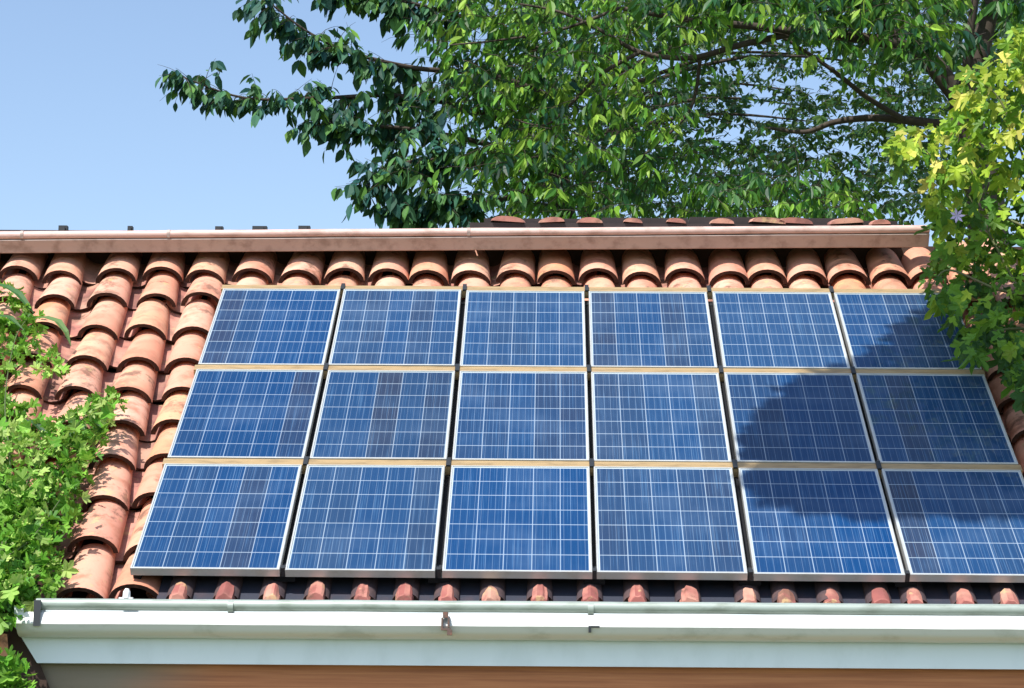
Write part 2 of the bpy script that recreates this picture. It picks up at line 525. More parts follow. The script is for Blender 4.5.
hk.box(A + np.array([-.008, -.02, -.035]), A + np.array([.006, .03, .0])); hk.box(A + np.array([.006, -.02, -.010]), A + np.array([.05, .02, .0]))
under(hk.build('hook', DARKMETAL, None), gobj)
hk = MB()
A = at(127, 598, YG + .06)
hk.box(A + np.array([-.045, 0, -.012]), A + np.array([.03, .03, .004]))
hk.tube([A + np.array([-.005, .015, 0]), A + np.array([-.005, .015, .035]), A + np.array([-.004, .015, .052])], [.022, .020, .010], 8)
under(hk.build('edge_clip', GUTTER, None, smooth=True, flat_angle=40), gobj)
ec = MB()
ec.prism([at(34,600,YG-.03), at(41,600,YG-.03), at(40,626,YG-.045), at(33,626,YG-.045)], [at(34,600,YG+.08), at(41,600,YG+.08), at(40,626,YG+.08), at(33,626,YG+.08)])
under(ec.build('end_strap', DARKMETAL, None), gobj)
# fascia with its slanted left end
YF = YG + .10
fa = MB()
pts = [(14,606),(1130,612),(1130,670),(37,663),(15,627)]
fa.prism([at(x,y,YF) for x,y in pts][::-1], [at(x,y,YF)+np.array([0,.03,0]) for x,y in pts][::-1])
fa.build('fascia', FASCIA, house)
# brown boarded wall below, with a dark board painting the shaded side wall at left
wb = MB()
pts = [(30,652),(1130,660),(1130,900),(130,900)]
wb.prism([at(x,y,YF+.07) for x,y in pts][::-1], [at(x,y,YF+.11) for x,y in pts][::-1])
wb.build('boarded_wall', WOOD, house)
wb = MB()
pts = [(-30,600),(12,612),(40,664),(136,900),(-30,900)]
wb.prism([at(x,y,YF+.034) for x,y in pts][::-1], [at(x,y,YF+.064) for x,y in pts][::-1])
wb.build('side_shade_board', DARKBROWN, house)
vt = MB()
vt.prism([at(x,y,-.34) for x,y in ((-14,632),(7,634),(9,656),(-14,657))][::-1], [at(x,y,-.20) for x,y in ((-14,632),(7,634),(9,656),(-14,657))][::-1])
vt.build('verge_tile', TILE, house)
mw = MB()
mw.box((-2.5, .15, 0), (5.85, 3.6, 2.75))
mw.build('wall', WALL, house)

# --- upper gutter, upper wall and the shallow upper roof
YU = 3.58
UA, UB = at(-60, 251.5, YU), at(930, 245, YU)
ug = MB()
k = .182 / 25.5        # metres per photographed pixel at this depth
up = [(.030, .093)] + arc_pts(.016, .121, .030, 245, 70, 10) + [(.055, .152), (.062, .142), (.085, .142), (.085, .093)]
sweep(ug, up, UA, UB, segs=20, wob=.0012)
ugo = ug.build('upper_gutter', UGUTTER, house, smooth=True, flat_angle=35)
sf = MB()
sp = [(.03, .088), (.006, .087), (.002, .080), (.006, .074), (.024, .056), (.048, .026), (.064, .002), (.084, .002), (.084, .088)]
sweep(sf, sp, UA, UB, segs=20, wob=.0008)
under(sf.build('gutter_skirt', UGUTTERD, None, smooth=True, flat_angle=40), ugo)
bl = MB()
bp = [(.088, .138), (.088, .152), (.150, .184), (.165, .184), (.165, .138)]
sweep(bl, bp, UA, UB, segs=20, wob=.001)
under(bl.build('back_flange', UGUTTER, None, smooth=True, flat_angle=35), ugo)
for x in (20, 167, 467):
    j = MB(); t = (x + 60) / 987; A = UA + (UB - UA) * t
    jp = [(y - .004, z + (.004 if z > .1 else -.004)) for y, z in up]
    sweep(j, jp, A, A + np.array([.022, 0, 0]))
    under(j.build('gutter_joint', UGUTTERD, None, smooth=True, flat_angle=35), ugo)
for x, w_, h_ in ((58,9,6),(126,5,5),(216,8,4),(257,15,4),(302,12,4)):
    c = MB(); t = (x + 60) / 987; A = UA + (UB - UA) * t + np.array([0, .13, .178])
    hw = w_ * k / 2
    c.box(A + np.array([-hw, 0, 0]), A + np.array([hw, .05, h_*k])); c.box(A + np.array([-hw*.6, -.02, -.02]), A + np.array([hw*.6, 0.0, h_*k*.6]))
    under(c.build('gutter_clip', DARKMETAL, None), ugo)
uw = MB()
uw.box((-2.6, YU + .48, 2.0), (6.0, YU + .70, UA[2] + .19))
uw.build('upper_wall', DARKBROWN, house)
# shallow roof behind: everything above the gutter on the right
Z0 = at(690, 225, YU + .15)[2]
TL = math.radians(7)
def UP(u, t, w): return np.array([u, YU + .16 + t*math.cos(TL) - w*math.sin(TL), Z0 + t*math.sin(TL) + w*math.cos(TL)])
ur = MB(); ur.box((at(470,220,YU+.2)[0], 0, -.06), (at(900,220,YU+.2)[0], 3.0, .012), fn=UP)
ur.build('upper_roof_deck', DECK, house)
ur2 = MB(); ur2.box((-2.6, 0, -.10), (at(469,220,YU+.2)[0], 3.0, -.062), fn=UP)
ur2.build('low_roof_deck', DECK, house)
ut = MB()
for i, x in enumerate((508, 552, 590, 633, 676, 722, 768, 795, 846, 880)):
    u = at(x, 220, YU + .2)[0]
    r = random.uniform(.035, .072)
    seg = 8; prof = [(0, .9), (.08, 1), (.45, .9)]; vs = []; fs = []; n = seg + 1
    tilt_ = random.uniform(-.6, 1.0)
    lean = random.uniform(-.15, .15) - (.25 if x > 750 else 0)
    for (t, kk) in prof:
        for s in range(seg + 1):
            a = math.pi * s / seg
            vs.append(UP(u + r*2.1*kk*math.cos(a) + lean*t*.5, t - .02, .012 + ((.030 + r*.35)*kk*math.sin(a) + max(0, tilt_*math.cos(a))*.04)))
    for a_ in range(2):
        for s in range(seg): fs.append((a_*n+s+1, a_*n+s, (a_+1)*n+s, (a_+1)*n+s+1))
    fs.append(list(range(seg+1)))
    ut.add(vs, fs)
ut.build('upper_roof_tiles', PAN, house, smooth=True, flat_angle=45)
lath = MB()
for (x0, x1, h) in ((484, 522, .048), (523, 600, .052), (602, 688, .060), (690, 768, .066), (770, 850, .060), (851, 897, .048)):
    a = at(x0, 220, YU+.2)[0]; b = at(x1, 220, YU+.2)[0]
    lath.box((a, .05, .013), (b, .30, h + random.uniform(-.006, .006)), fn=UP)
lath.build('upper_roof_felt', DECK, house)

# ------------------------------------------------------------------ solar panels
UPITCH, VPITCH = .86, 1.26684605
FT = .048
V0, U0 = .062, .013
def make_panel():
    root = empty('solar_panel', (0, 0, 0))
    fr = MB()
    b, tp = .010, 0.0
    # four bars, mitred: outer wall, top face, small inner step
    O = [(0,0),(PW,0),(PW,PH),(0,PH)]; I = [(b,b),(PW-b,b),(PW-b,PH-b),(b,PH-b)]
    e = .002
    O2 = [(e,e),(PW-e,e),(PW-e,PH-e),(e,PH-e)]
    vs = [(x,y,-FT) for x,y in O] + [(x,y,tp-e) for x,y in O] + [(x,y,tp) for x,y in O2] + [(x,y,tp) for x,y in I] + [(x,y,-.006) for x,y in I] + [(x,y,-FT) for x,y in I]
    fs = []
    for i in range(4):
        j = (i+1) % 4
        for a, b_ in ((0,4),(4,8),(8,12),(12,16),(16,20),(20,0)):
            fs.append((a+i, a+j, b_+j, b_+i))
    fr.add(vs, fs)
    fr.build('frame', FRAME, root, local=True)
    gl = MB(); bb = .0095
    gl.add([(bb,bb,-.0055),(PW-bb,bb,-.0055),(PW-bb,PH-bb,-.0055),(bb,PH-bb,-.0055)], [(0,1,2,3)])
    go_ = gl.build('glass', CELL, root, local=True)
    bs = MB(); bs.box((.015, .015, -.032), (PW-.015, PH-.015, -.012)); bs.build('back_sheet', DARKMETAL, root, local=True)
    return root
def copy_tree(o, parent=None):
    c = o.copy(); COL.objects.link(c)
    if parent: c.parent = parent
    for ch in list(o.children): copy_tree(ch, c)
    return c
proto = make_panel()
ORD = ['first', 'second', 'third', 'fourth', 'fifth', 'last']
ROWN = ['bottom', 'middle', 'top']
special = {(0,0):'blue solar panel at the lower left corner, just above the start of the gutter',
 (2,0):'blue solar panel at the upper left corner, below the round clay tiles',
 (1,0):'blue solar panel at the left end of the middle row, beside the leaning tile columns',
 (2,5):'blue solar panel at the upper right corner, overlapped by yellow-green vine leaves',
 (1,5):'darkest blue solar panel, wholly in the tree shadow, right end of middle row',
 (1,4):'blue solar panel crossed by the curved edge of a dark tree shadow',
 (0,4):'blue solar panel with dark top half and pale hazy lower half, fifth in bottom row',
 (0,5):'blue solar panel at the lower right corner, cut by the picture edge'}
pj_rng = random.Random(3)
for r in range(3):
    for c in range(6):
        o = proto if (r, c) == (0, 0) else copy_tree(proto)
        du = .0
        P = RP(U0 + c*UPITCH + pj_rng.uniform(-.004, .004), V0 + r*VPITCH + pj_rng.uniform(-.003, .003), 0)
        o.location = P
        o.rotation_euler = (SLOPE + pj_rng.uniform(-.002, .002), pj_rng.uniform(-.002, .002), pj_rng.uniform(-.002, .002))
        o['label'] = special.get((r, c), f'blue solar panel, {ORD[c]} from the left in the {ROWN[r]} row of panels')
        o['category'] = 'solar panel'; o['group'] = 'solar panels on the tiled roof'
# rails between and under the rows
rails = [(0, -.0, .016), (1, VPITCH, 0), (2, 2*VPITCH, 0), (3, 3*VPITCH, 0)]
rlab = ['dark mounting rail under the lowest edge of the bottom panel row', 'beige mounting rail in the gap between bottom and middle panel rows',
        'beige mounting rail in the gap between middle and top panel rows', 'olive beige mounting rail along the upper edge of the top panel row']
for i, vv, _ in rails:
    vv += V0
    rt = empty('mounting_rail', RP(2.6, vv - .024, -.05), rlab[i], 'rail', 'mounting rails of the solar panels')
    mb = MB()
    if i == 0: roofbox(mb, .07, 5.15, .16, .20, -.068, -FT-.002)
    elif i == 3: roofbox(mb, .0, 5.42, vv - .0765, vv - .004, -.062, -.006)
    else: roofbox(mb, -.005, 5.15, vv - .0765, vv - .0045, -.068, -.007)
    mb.build('long_bar', RAIL if i else DARKMETAL, rt)
    for c in range(1, 6):
        cl = MB(); uu = U0 + c*UPITCH - (UPITCH - PW)/2
        if i == 0: roofbox(cl, uu - .012, uu + .012, V0 + .004, V0 + .035, -.05, .004)
        else: roofbox(cl, uu - .014, uu + .014, vv - .082, vv + .012, -.0065, .005)
        cl.build('clamp', DARKMETAL, rt)
for c in range(0, 6):  # black strips added to darken the gaps as shade would
    rt = empty('gap_shade_strip', RP(c*UPITCH - .027, 1.9, -.07), 'black strip put in as shade, ' + ['along the left edge of the panel array', 'in the gap right of the first panel column', 'in the gap right of the second panel column', 'in the gap right of the third panel column', 'in the gap right of the fourth panel column', 'in the gap left of the last panel column'][c], 'rail', 'black shade strips between panels')
    mb = MB(); uu = U0 + c*UPITCH - (UPITCH - PW)/2
    if c == 0: roofbox(mb, .018, .06, .09, 3*VPITCH - .03, -.100, -FT-.002)
    else: roofbox(mb, uu - .060, uu + .060, .09, 3*VPITCH - .03, -.100, -.0705)
    mb.build('long_bar', GAPBLACK, rt)
    mb = MB(); uu = U0 + c*UPITCH - (UPITCH - PW)/2 if c else .03
    roofbox(mb, uu - .02, uu + .02, 3*VPITCH - .11, 3*VPITCH - .075, -.096, -FT-.01 if c == 0 else -.066)
    mb.build('strip_end', DARKMETAL, rt)

# ------------------------------------------------------------------ leaves
def T(v, f): return np.array(v, float), f
LANCE = T([(0,0,0),(-.19,.22,.05),(-.25,.48,.06),(-.14,.78,.0),(0,1,-.08),(.14,.78,.0),(.25,.48,.06),(.19,.22,.05),(0,.3,-.02),(0,.66,-.03)],
          [(0,8,1),(1,8,9,2),(2,9,3),(3,9,4),(0,7,8),(7,6,9,8),(6,5,9),(5,4,9)])
NARROW = T([(x*.66,y,z) for x,y,z in LANCE[0]], LANCE[1])
SMALL = T([(0,0,0),(-.26,.42,.05),(0,1,-.05),(.26,.42,.05),(0,.45,-.03)], [(0,4,1),(1,4,2),(4,3,2),(0,3,4)])
def lobed(angles, radii, valley, fold):
    pts = []; n = len(angles)
    for i, (a, r) in enumerate(zip(angles, radii)):
        for da, rr in ((-15, .78), (0, 1.0), (15, .78)):
            t = math.radians(a + da); q = r * rr
            pts.append((math.sin(t)*q, math.cos(t)*q + .28, fold*abs(math.sin(t))*q - .10*q*q))
        if i < n - 1:
            t = math.radians((a + angles[i+1]) / 2); pts.append((math.sin(t)*valley, math.cos(t)*valley + .28, fold*.4*valley))
    base = (0, .14, 0)
    vs = [(0, .28, -.02), base] + pts
    m = len(pts); fs = [(0, 2+i+1, 2+i) for i in range(m-1)] + [(0, 2, 1), (0, 1, 2+m-1)]
    return T(vs, fs)
MAPLE = lobed([-112, -50, 0, 50, 112], [.38, .60, .92, .60, .38], .34, .42)
PARSLEY = lobed([-100, -50, 0, 50, 100], [.46, .56, .62, .56, .46], .32, .55)

def place_leaves(mb, tmpl, P, D, Nn, S, tints):
    """many leaves at once: base points, pointing directions, face normals, sizes, tints"""
    v, f = tmpl
    D = D / np.linalg.norm(D, axis=1, keepdims=True)
    X = np.cross(D, Nn); X /= (np.linalg.norm(X, axis=1, keepdims=True) + 1e-9)
    Z = np.cross(X, D)
    curl = RNG.uniform(.3, 1.8, (len(P), 1, 1)); wid = RNG.uniform(.8, 1.15, (len(P), 1, 1))
    V = P[:, None, :] + S[:, None, None] * (v[None, :, 0:1]*wid*X[:, None, :] + v[None, :, 1:2]*D[:, None, :] + v[None, :, 2:3]*curl*Z[:, None, :])
    n = len(v); k = len(P)
    mb.v.append(V.reshape(-1, 3))
    for i in range(k):
        o = mb.n + i*n
        mb.f.extend([[a + o for a in q] for q in f])
    mb.m.extend([0] * (k * len(f)))
    mb.n += k*n
    mb.tint.append(np.repeat(tints, n, axis=0))

def inside(poly, x, y):
    r = False; n = len(poly); j = n - 1
    for i in range(n):
        xi, yi = poly[i]; xj, yj = poly[j]
        if (yi > y) != (yj > y) and x < (xj-xi)*(y-yi)/(yj-yi) + xi: r = not r
        j = i
    return r
def sample(poly, n, keep=None):
    xs = [p[0] for p in poly]; ys = [p[1] for p in poly]; out = []
    while len(out) < n:
        x = random.uniform(min(xs), max(xs)); y = random.uniform(min(ys), max(ys))
        if inside(poly, x, y) and (keep is None or random.random() < keep(x, y)): out.append((x, y))
    return out
def lerp_tint(stops, t):
    """pick along a list of leaf colours"""
    t = np.clip(t, 0, .9999) * (len(stops) - 1); i = t.astype(int); fr = (t - i)[:, None]
    S = np.array(stops); return S[i]*(1-fr) + S[i+1]*fr

def twig(leaves, wood, P0, dirv, length, nleaf, size, tmpl, stops, tone, droop=.55, hang=.8, up=None, rw=.004):
    """a bending twig with leaves hung from both sides"""
    pts = [np.array(P0, float)]; d = np.array(dirv, float); d /= np.linalg.norm(d)
    seg = 5
    for i in range(seg):
        d = d + np.array([0, 0, -droop/seg]) + RNG.normal(0, .07, 3); d /= np.linalg.norm(d)
        pts.append(pts[-1] + d*length/seg)
    wood.tube(pts, [rw*(1-.13*i) for i in range(seg+1)], 4)
    t = np.sort(RNG.uniform(.05, 1.0, nleaf)); idx = np.minimum((t*seg).astype(int), seg-1); fr = (t*seg - idx)[:, None]
    A = np.array(pts); B = A[idx]*(1-fr) + A[idx+1]*fr; tang = A[idx+1] - A[idx]; tang /= np.linalg.norm(tang, axis=1, keepdims=True)
    side = np.cross(tang, [0, 0, 1.0]); side /= (np.linalg.norm(side, axis=1, keepdims=True) + 1e-6)
    sg = np.where(np.arange(nleaf) % 2 == 0, 1, -1)[:, None]
    D = tang*.45 + side*sg*RNG.uniform(.2, .8, (nleaf, 1)) + np.array([0, 0, -hang]) + RNG.normal(0, .22, (nleaf, 3))
    Nn = np.array([0, -.35, .75]) + RNG.normal(0, .55, (nleaf, 3))
    S = size*RNG.uniform(.5, 1.35, nleaf)
    place_leaves(leaves, tmpl, B + D/np.linalg.norm(D, axis=1, keepdims=True)*size*.08, D, Nn, S, lerp_tint(stops, tone + RNG.normal(0, .16, nleaf)))

def limb(mb, pts, r0, r1, n=8):
    """smooth tapering limb through some points"""
    P = np.array(pts, float); out = []
    m = len(P)
    for i in range(m - 1):
        p0, p1, p2, p3 = P[max(i-1,0)], P[i], P[i+1], P[min(i+2,m-1)]
        for t in np.linspace(0, 1, 7)[:-1]:
            out.append(.5*((2*p1) + (-p0+p2)*t + (2*p0-5*p1+4*p2-p3)*t*t + (-p0+3*p1-3*p2+p3)*t**3))
    out.append(P[-1]); k_ = len(out)
    mb.tube(out, [r0 + (r1-r0)*i/(k_-1) for i in range(k_)], n)
    return np.array(out)

def along(path, n):
    i = RNG.uniform(0, len(path)-1.001, n); a = i.astype(int); f = (i-a)[:, None]
    return path[a]*(1-f) + path[a+1]*f

# --- tree 1: left tree, shade put into its dark leaf tints; boughs reach into the sky
DARKS = [(.006,.044,.052), (.012,.066,.062), (.028,.10,.050), (.075,.185,.035), (.15,.31,.04)]
tr = empty('long_bough_tree', (2.6, 9.4, 0), 'tree with drooping leaves tinted dark blue-green as if shaded, its long boughs reaching left into open sky', 'tree')
lv, bw, tk = MB(), MB(), MB()
base = at(560, 150, 9.4)
limb(tk, [(2.6,9.4,-.1), (2.65,9.35,2.5), (2.75,9.3,5.0), (base[0]-.05, 9.4, base[2])], .20, .10, 10)
boughs = [
 ([(560,150,9.4),(480,112,9.2),(400,96,8.9),(320,98,8.6),(245,98,8.4),(180,76,8.2)], 11.5),
 ([(560,100,9.4),(490,75,9.1),(415,68,8.8),(350,52,8.6),(305,30,8.5),(262,-4,8.4)], 12),
 ([(540,160,9.4),(470,140,9.1),(400,128,8.8),(350,125,8.6),(318,118,8.6)], 9),
 ([(560,170,9.4),(490,165,9.0),(440,160,8.8),(400,165,8.7),(372,196,8.6)], 10),
 ([(560,60,9.4),(470,20,9.1),(400,0,8.8),(330,-20,8.6)], 12),
 ([(560,180,9.4),(500,200,9.0),(450,205,8.8),(400,206,8.7)], 10)]
for pix, dens in boughs:
    path = limb(bw, [at(*p) for p in pix], .035, .006, 6)
    n = int(dens * 5.4)
    for P0 in along(path[8:], n):
        dv = np.array([RNG.uniform(-1.0, .5), RNG.uniform(-.7, .7), RNG.uniform(-.4, .5)])
        twig(lv, bw, P0, dv, RNG.uniform(.22, .42), int(RNG.integers(5, 9)), .15, LANCE, DARKS, .35 + .25*RNG.random(), hang=1.0)
    # leaves along the bough's own end
    e = path[-14:]
    for P0 in along(e, 12): twig(lv, bw, P0, np.array([-.8,0,.1]), .22, 4, .16, LANCE, DARKS, .2, hang=1.1)
poly = [(405,-30),(420,70),(392,120),(400,160),(380,212),(520,222),(560,150),(560,-30)]
for x, y in sample(poly, 190):
    P0 = at(x, y, random.uniform(8.3, 10))
    twig(lv, bw, P0, np.array([RNG.uniform(-1, .6), RNG.uniform(-.8, .5), RNG.uniform(-.3, .5)]), RNG.uniform(.3, .55), int(RNG.integers(6, 10)), .16, NARROW, DARKS, .22 + .35*RNG.random() + .45*min(1, max(0, (x-380)/110)), hang=.95)
tk.build('trunk', BARK, tr); bw.build('branches', BARK, tr, smooth=True); lv.build('crown', LEAFDARK, tr)

# --- tree 2: big tree, sun and shade put into its leaf tints, trunk at the right, crown filling the picture's top
BRIGHT = [(.008,.046,.036), (.018,.082,.030), (.055,.175,.026), (.14,.32,.032), (.27,.43,.06)]  # tints run from shaded teal to sunlit lime: light put into colour
tr = empty('broad_tree', (6.6, 9.0, 0), 'large broad tree with green leaves tinted from shaded teal to sunlit lime and thick dark boughs arching over the roof', 'tree')
lv, bw, tk = MB(), MB(), MB()
fork = at(962, 112, 8.6)
limb(tk, [(6.6,9.0,-.1), (6.6,8.95,3), (fork[0]+.25, 8.75, fork[2]-1.2), fork], .30, .15, 12)
limb(tk, [fork, at(985, 30, 8.6), at(1000, -40, 8.6)], .13, .06, 10)
big = [
 ([(962,112,8.6),(945,75,8.5),(920,52,8.4),(885,42,8.2),(845,36,8.1),(800,32,8.0),(750,26,7.9),(690,20,7.8),(620,8,7.7)], .085, .02),
 ([(958,105,8.6),(930,70,8.4),(880,20,8.3),(840,-10,8.2),(780,-30,8.0)], .05, .02),
 ([(965,100,8.6),(968,50,8.5),(975,0,8.4),(980,-30,8.4)], .05, .03),
 ([(945,125,8.7),(905,120,8.8),(870,118,8.9),(835,122,9.0),(805,132,9.1),(770,128,9.2)], .05, .016),
 ([(905,120,8.8),(868,98,8.5),(835,72,8.3),(800,48,8.2),(770,30,8.1)], .03, .012),
 ([(800,32,8.0),(740,45,8.0),(690,58,8.0),(640,52,8.0),(600,30,8.0),(560,12,8.0),(520,4,8.0)], .035, .010),
 ([(640,52,8.0),(600,75,8.0),(570,105,8.0),(545,125,8.0),(515,120,8.1)], .022, .006),
 ([(620,8,7.7),(560,30,7.8),(500,40,7.9),(450,45,8.0)], .018, .006),
 ([(700,60,8.0),(690,110,8.2),(650,150,8.3),(620,170,8.4)], .02, .006),
]
for pix, a, b in big: limb(bw, [at(*p) for p in pix], a, b, 8)
def fill(poly, n, y0, y1, size, stops, tone, spread, tmpl=NARROW, ln=(.35,.65), nl=(7,12), hang=.9, keep=None, clump=0.0):
    cl = [(random.random()*1000, random.random()*230, random.gauss(0, 1)) for _ in range(40)]
    for x, y in sample(poly, n, keep):
        P0 = at(x, y, random.uniform(y0, y1))
        c = sum(g_*math.exp(-((x-cx)**2+(y-cy)**2)/(2*28**2)) for cx, cy, g_ in cl)
        twig(lv, bw, P0, np.array([RNG.uniform(-1, .7), RNG.uniform(-.9, .4), RNG.uniform(-.2, .6)]), RNG.uniform(*ln), int(RNG.integers(*nl)), size, tmpl, stops, tone + spread*RNG.normal() + clump*c, hang=hang)
# bright masses: centre-left top, top right, low middle
fill([(455,-40),(440,60),(470,130),(520,215),(640,218),(690,150),(650,80),(700,30),(760,-40)], 540, 7.3, 9.6, .145, BRIGHT, .52, .32, clump=.32)
fill([(690,-40),(690,18),(760,22),(850,28),(920,40),(950,-40)], 170, 7.4, 9.2, .165, BRIGHT, .40, .26, clump=.28)
fill([(700,160),(690,215),(870,218),(860,190),(780,175)], 120, 7.4, 9.4, .14, BRIGHT, .45, .2, clump=.2)
fill([(800,-20),(800,50),(860,60),(930,100),(960,60),(900,-20)], 70, 7.2, 8.1, .15, BRIGHT, .42, .26, clump=.25)
fill([(930,-40),(950,40),(985,80),(1060,60),(1060,-40)], 60, 7.8, 9.2, .17, BRIGHT, .30, .15)
tk.build('trunk', BARK, tr, smooth=True); bw.build('branches', BARK, tr, smooth=True); lv.build('crown', LEAF, tr)

# --- tree 3: fine leaved tree standing further back, sky showing through
FINE = [(.008,.038,.030), (.018,.060,.028), (.036,.095,.022), (.085,.16,.022)]
tr = empty('fine_leaved_tree', (3.6, 14.4, 0), 'airy tree with small dark leaves standing furthest back, blue sky showing through its crown', 'tree')
lv, bw, tk = MB(), MB(), MB()
f3 = at(590, 215, 14.4)
limb(tk, [(3.6,14.4,-.1), (3.5,14.4,3), (f3[0], 14.4, f3[2]-.4), at(595,120,14.4), at(612,20,14.4), at(615,-60,14.4)], .13, .03, 8)
def keepf(x, y):
    holes = [(730,65,26,26),(800,75,40,18),(640,70,30,18),(770,105,26,18),(740,205,22,14),(655,130,16,12),(600,150,18,20),(850,90,22,22),(560,200,18,12),(905,150,18,16),(520,190,12,14)]
    k_ = 1.0
    for hx, hy, a, b in holes: k_ *= 1 - .80*math.exp(-(((x-hx)/a)**2 + ((y-hy)/b)**2))
    return k_
for i in range(16):
    x0 = random.uniform(560, 900); y0_ = random.uniform(30, 200)
    limb(bw, [at(600, y0_*.6+60, 14), at((x0+600)/2, y0_ - 8, random.uniform(12, 14)), at(x0, y0_, random.uniform(12, 14))], .035, .006, 5)
fill([(520,-30),(500,100),(500,222),(940,222),(960,150),(1040,100),(1040,-30)], 2100, 11.5, 14.8, .100, FINE, .33, .30, tmpl=SMALL, ln=(.3,.6), nl=(10,17), hang=.55, keep=keepf, clump=.12)
tk.build('trunk', BARK, tr, smooth=True); bw.build('branches', BARK, tr, smooth=True); lv.build('crown', LEAF, tr)

# --- tree 4: hedge-like shrubs whose tops show just above the upper roof
# ------------------------------------------------------------------ climbing vine on the right
VINE = [(.022,.075,.020), (.06,.17,.022), (.16,.31,.025), (.36,.46,.04), (.62,.55,.14)]
vr = empty('climbing_vine', (6.25, 2.2, 0), 'climbing vine with big lobed yellow-green leaves hanging over the right end of the panels', 'vine')
lv, bw = MB(), MB()
vpoly = [(1110,10),(1015,25),(990,62),(962,72),(955,100),(925,122),(893,128),(884,146),(900,168),(925,160),(930,180),(915,196),(930,212),(938,238),(930,262),(925,288),(933,306),(948,312),(958,340),(962,358),(975,362),(988,345),(1000,352),(1008,380),(1024,398),(1110,410)]
pts = sample(vpoly, 1800)
Ps, Ds, Ns, Ss, Ts = [], [], [], [], []
for x, y in pts:
    u, v = on_roof(x, y, .0); Yr = RP(u, v, 0)[1]
    Ymax = min(3.30, Yr - .16) if v < 4.2 else 3.30
    dpt = random.random()
    P0 = at(x, y, Ymax - dpt*.85)
    Ps.append(P0)
    Ds.append(np.array([random.gauss(-.15, .5), random.gauss(-.25, .3), -.75 + random.gauss(0, .35)]))
    Ns.append(np.array([random.gauss(-.2, .6), -.5 + random.gauss(0, .55), .55 + random.gauss(0, .5)]))
    Ss.append(random.uniform(.055, .15))
    t = .66 - max(0, (y - 90))/330*.62 + random.gauss(0, .21) + (.10 if dpt > .6 else -.10)  # inner leaves tinted darker, depth shading put into the colour
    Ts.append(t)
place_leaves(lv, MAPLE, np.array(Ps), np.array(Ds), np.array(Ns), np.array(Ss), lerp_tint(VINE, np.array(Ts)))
stems = [[(1080,430,2.0),(1040,330,2.3),(1000,255,2.6),(965,190,2.7),(925,150,2.75)], [(1080,430,2.0),(1050,280,2.4),(1030,180,2.6),(1000,100,2.7),(970,80,2.7)],
         [(1060,300,2.4),(1000,290,2.4),(950,270,2.5),(932,285,2.45)], [(1060,250,2.4),(1010,220,2.6),(960,215,2.7)], [(1050,330,2.2),(1000,330,2.0),(965,345,1.75)]]
limb(bw, [(6.25,2.2,-.05),(6.3,2.1,1.5),(6.2,2.1,3.0),(6.15,2.1,4.0),at(1080,430,2.0)], .04, .02, 8)
for st in stems: limb(bw, [at(*p) for p in st], .013, .004, 6)
bw.build('stems', plain('green_brown_stem', (.10, .12, .04), .7, dirt=(.12,.08,.04), dscale=10), vr, smooth=True)
lv.build('foliage', LEAFVINE, vr)
fb = MB()
A = at(957, 216, 2.35)
for i in range(7):
    a = i*2*math.pi/7
    fb.add([A, A+np.array([.03*math.cos(a-.35), -.006, .03*math.sin(a-.35)]), A+np.array([.055*math.cos(a), -.014, .055*math.sin(a)]), A+np.array([.03*math.cos(a+.35), -.006, .03*math.sin(a+.35)])], [(0,1,2,3)])
fb.build('flower', plain('lilac_petal', (.50, .42, .66), .6), vr)

# ------------------------------------------------------------------ leafy climbers on the left
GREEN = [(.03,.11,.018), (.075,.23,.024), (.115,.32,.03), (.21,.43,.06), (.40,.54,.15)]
def carpet(lv, poly, n, w0, w1, size, tone, spread=.24, keep=None):
    pts = sample(poly, n, keep)
    cl = [(random.uniform(-20, 130), random.uniform(280, 690), random.uniform(-.35, .35)) for _ in range(70)]
    P, D, Nn, S, Tt = [], [], [], [], []
    for x, y in pts:
        h = random.random()
        c = sum(g_*math.exp(-((x-cx_)**2+(y-cy_)**2)/(2*13**2)) for cx_, cy_, g_ in cl)
        w = w0 + (w1 - w0)*h*(.55 + 1.6*max(-.2, c))
        u, v = on_roof(x, y, w)
        P.append(RP(u, v, w))
        D.append(np.array([random.gauss(0, .6), random.gauss(-.5, .5), random.gauss(-.2, .5)]))
        Nn.append(np.array([random.gauss(-.1, .6), random.gauss(-.5, .6), random.gauss(.6, .5)]))
        S.append(random.uniform(.6, 1.3)*size)
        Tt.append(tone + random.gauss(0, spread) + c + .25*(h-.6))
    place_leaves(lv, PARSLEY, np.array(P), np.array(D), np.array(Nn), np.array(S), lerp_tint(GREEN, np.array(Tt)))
def strap(mb, pix, wd, tint):
    """a long bent blade of a leaf lying over the tiles"""
    P = np.array([RP(*on_roof(x, y, w), w) for x, y, w in pix]); n = len(P); vs = []
    for i in range(n):
        d = P[min(i+1,n-1)] - P[max(i-1,0)]; s_ = np.cross(d, [0,-.5,.85]); s_ /= np.linalg.norm(s_)
        ww = wd*math.sin(math.pi*(.12+.86*i/(n-1)))
        nrm = np.array([0,-.5,.85])
        vs += [P[i] + s_*ww + nrm*ww*.4, P[i], P[i] - s_*ww + nrm*ww*.4]
    fs = []
    for i in range(n-1):
        a = 3*i; fs += [(a, a+1, a+4, a+3), (a+1, a+2, a+5, a+4)]
    mb.add(vs, fs, 0, tint)
vl = empty('leafy_creeper', (-1.2, .2, BASE - .6), 'dense bright green creeper with small frilled leaves covering the left tiles and gutter end', 'creeper')
lv, bw = MB(), MB()
body = [(-40,440),(10,425),(45,425),(80,410),(95,395),(112,388),(124,398),(108,425),(98,445),(92,470),(78,482),(82,505),(72,530),(58,545),(62,575),(55,596),(35,598),(22,612),(8,622),(-40,640)]
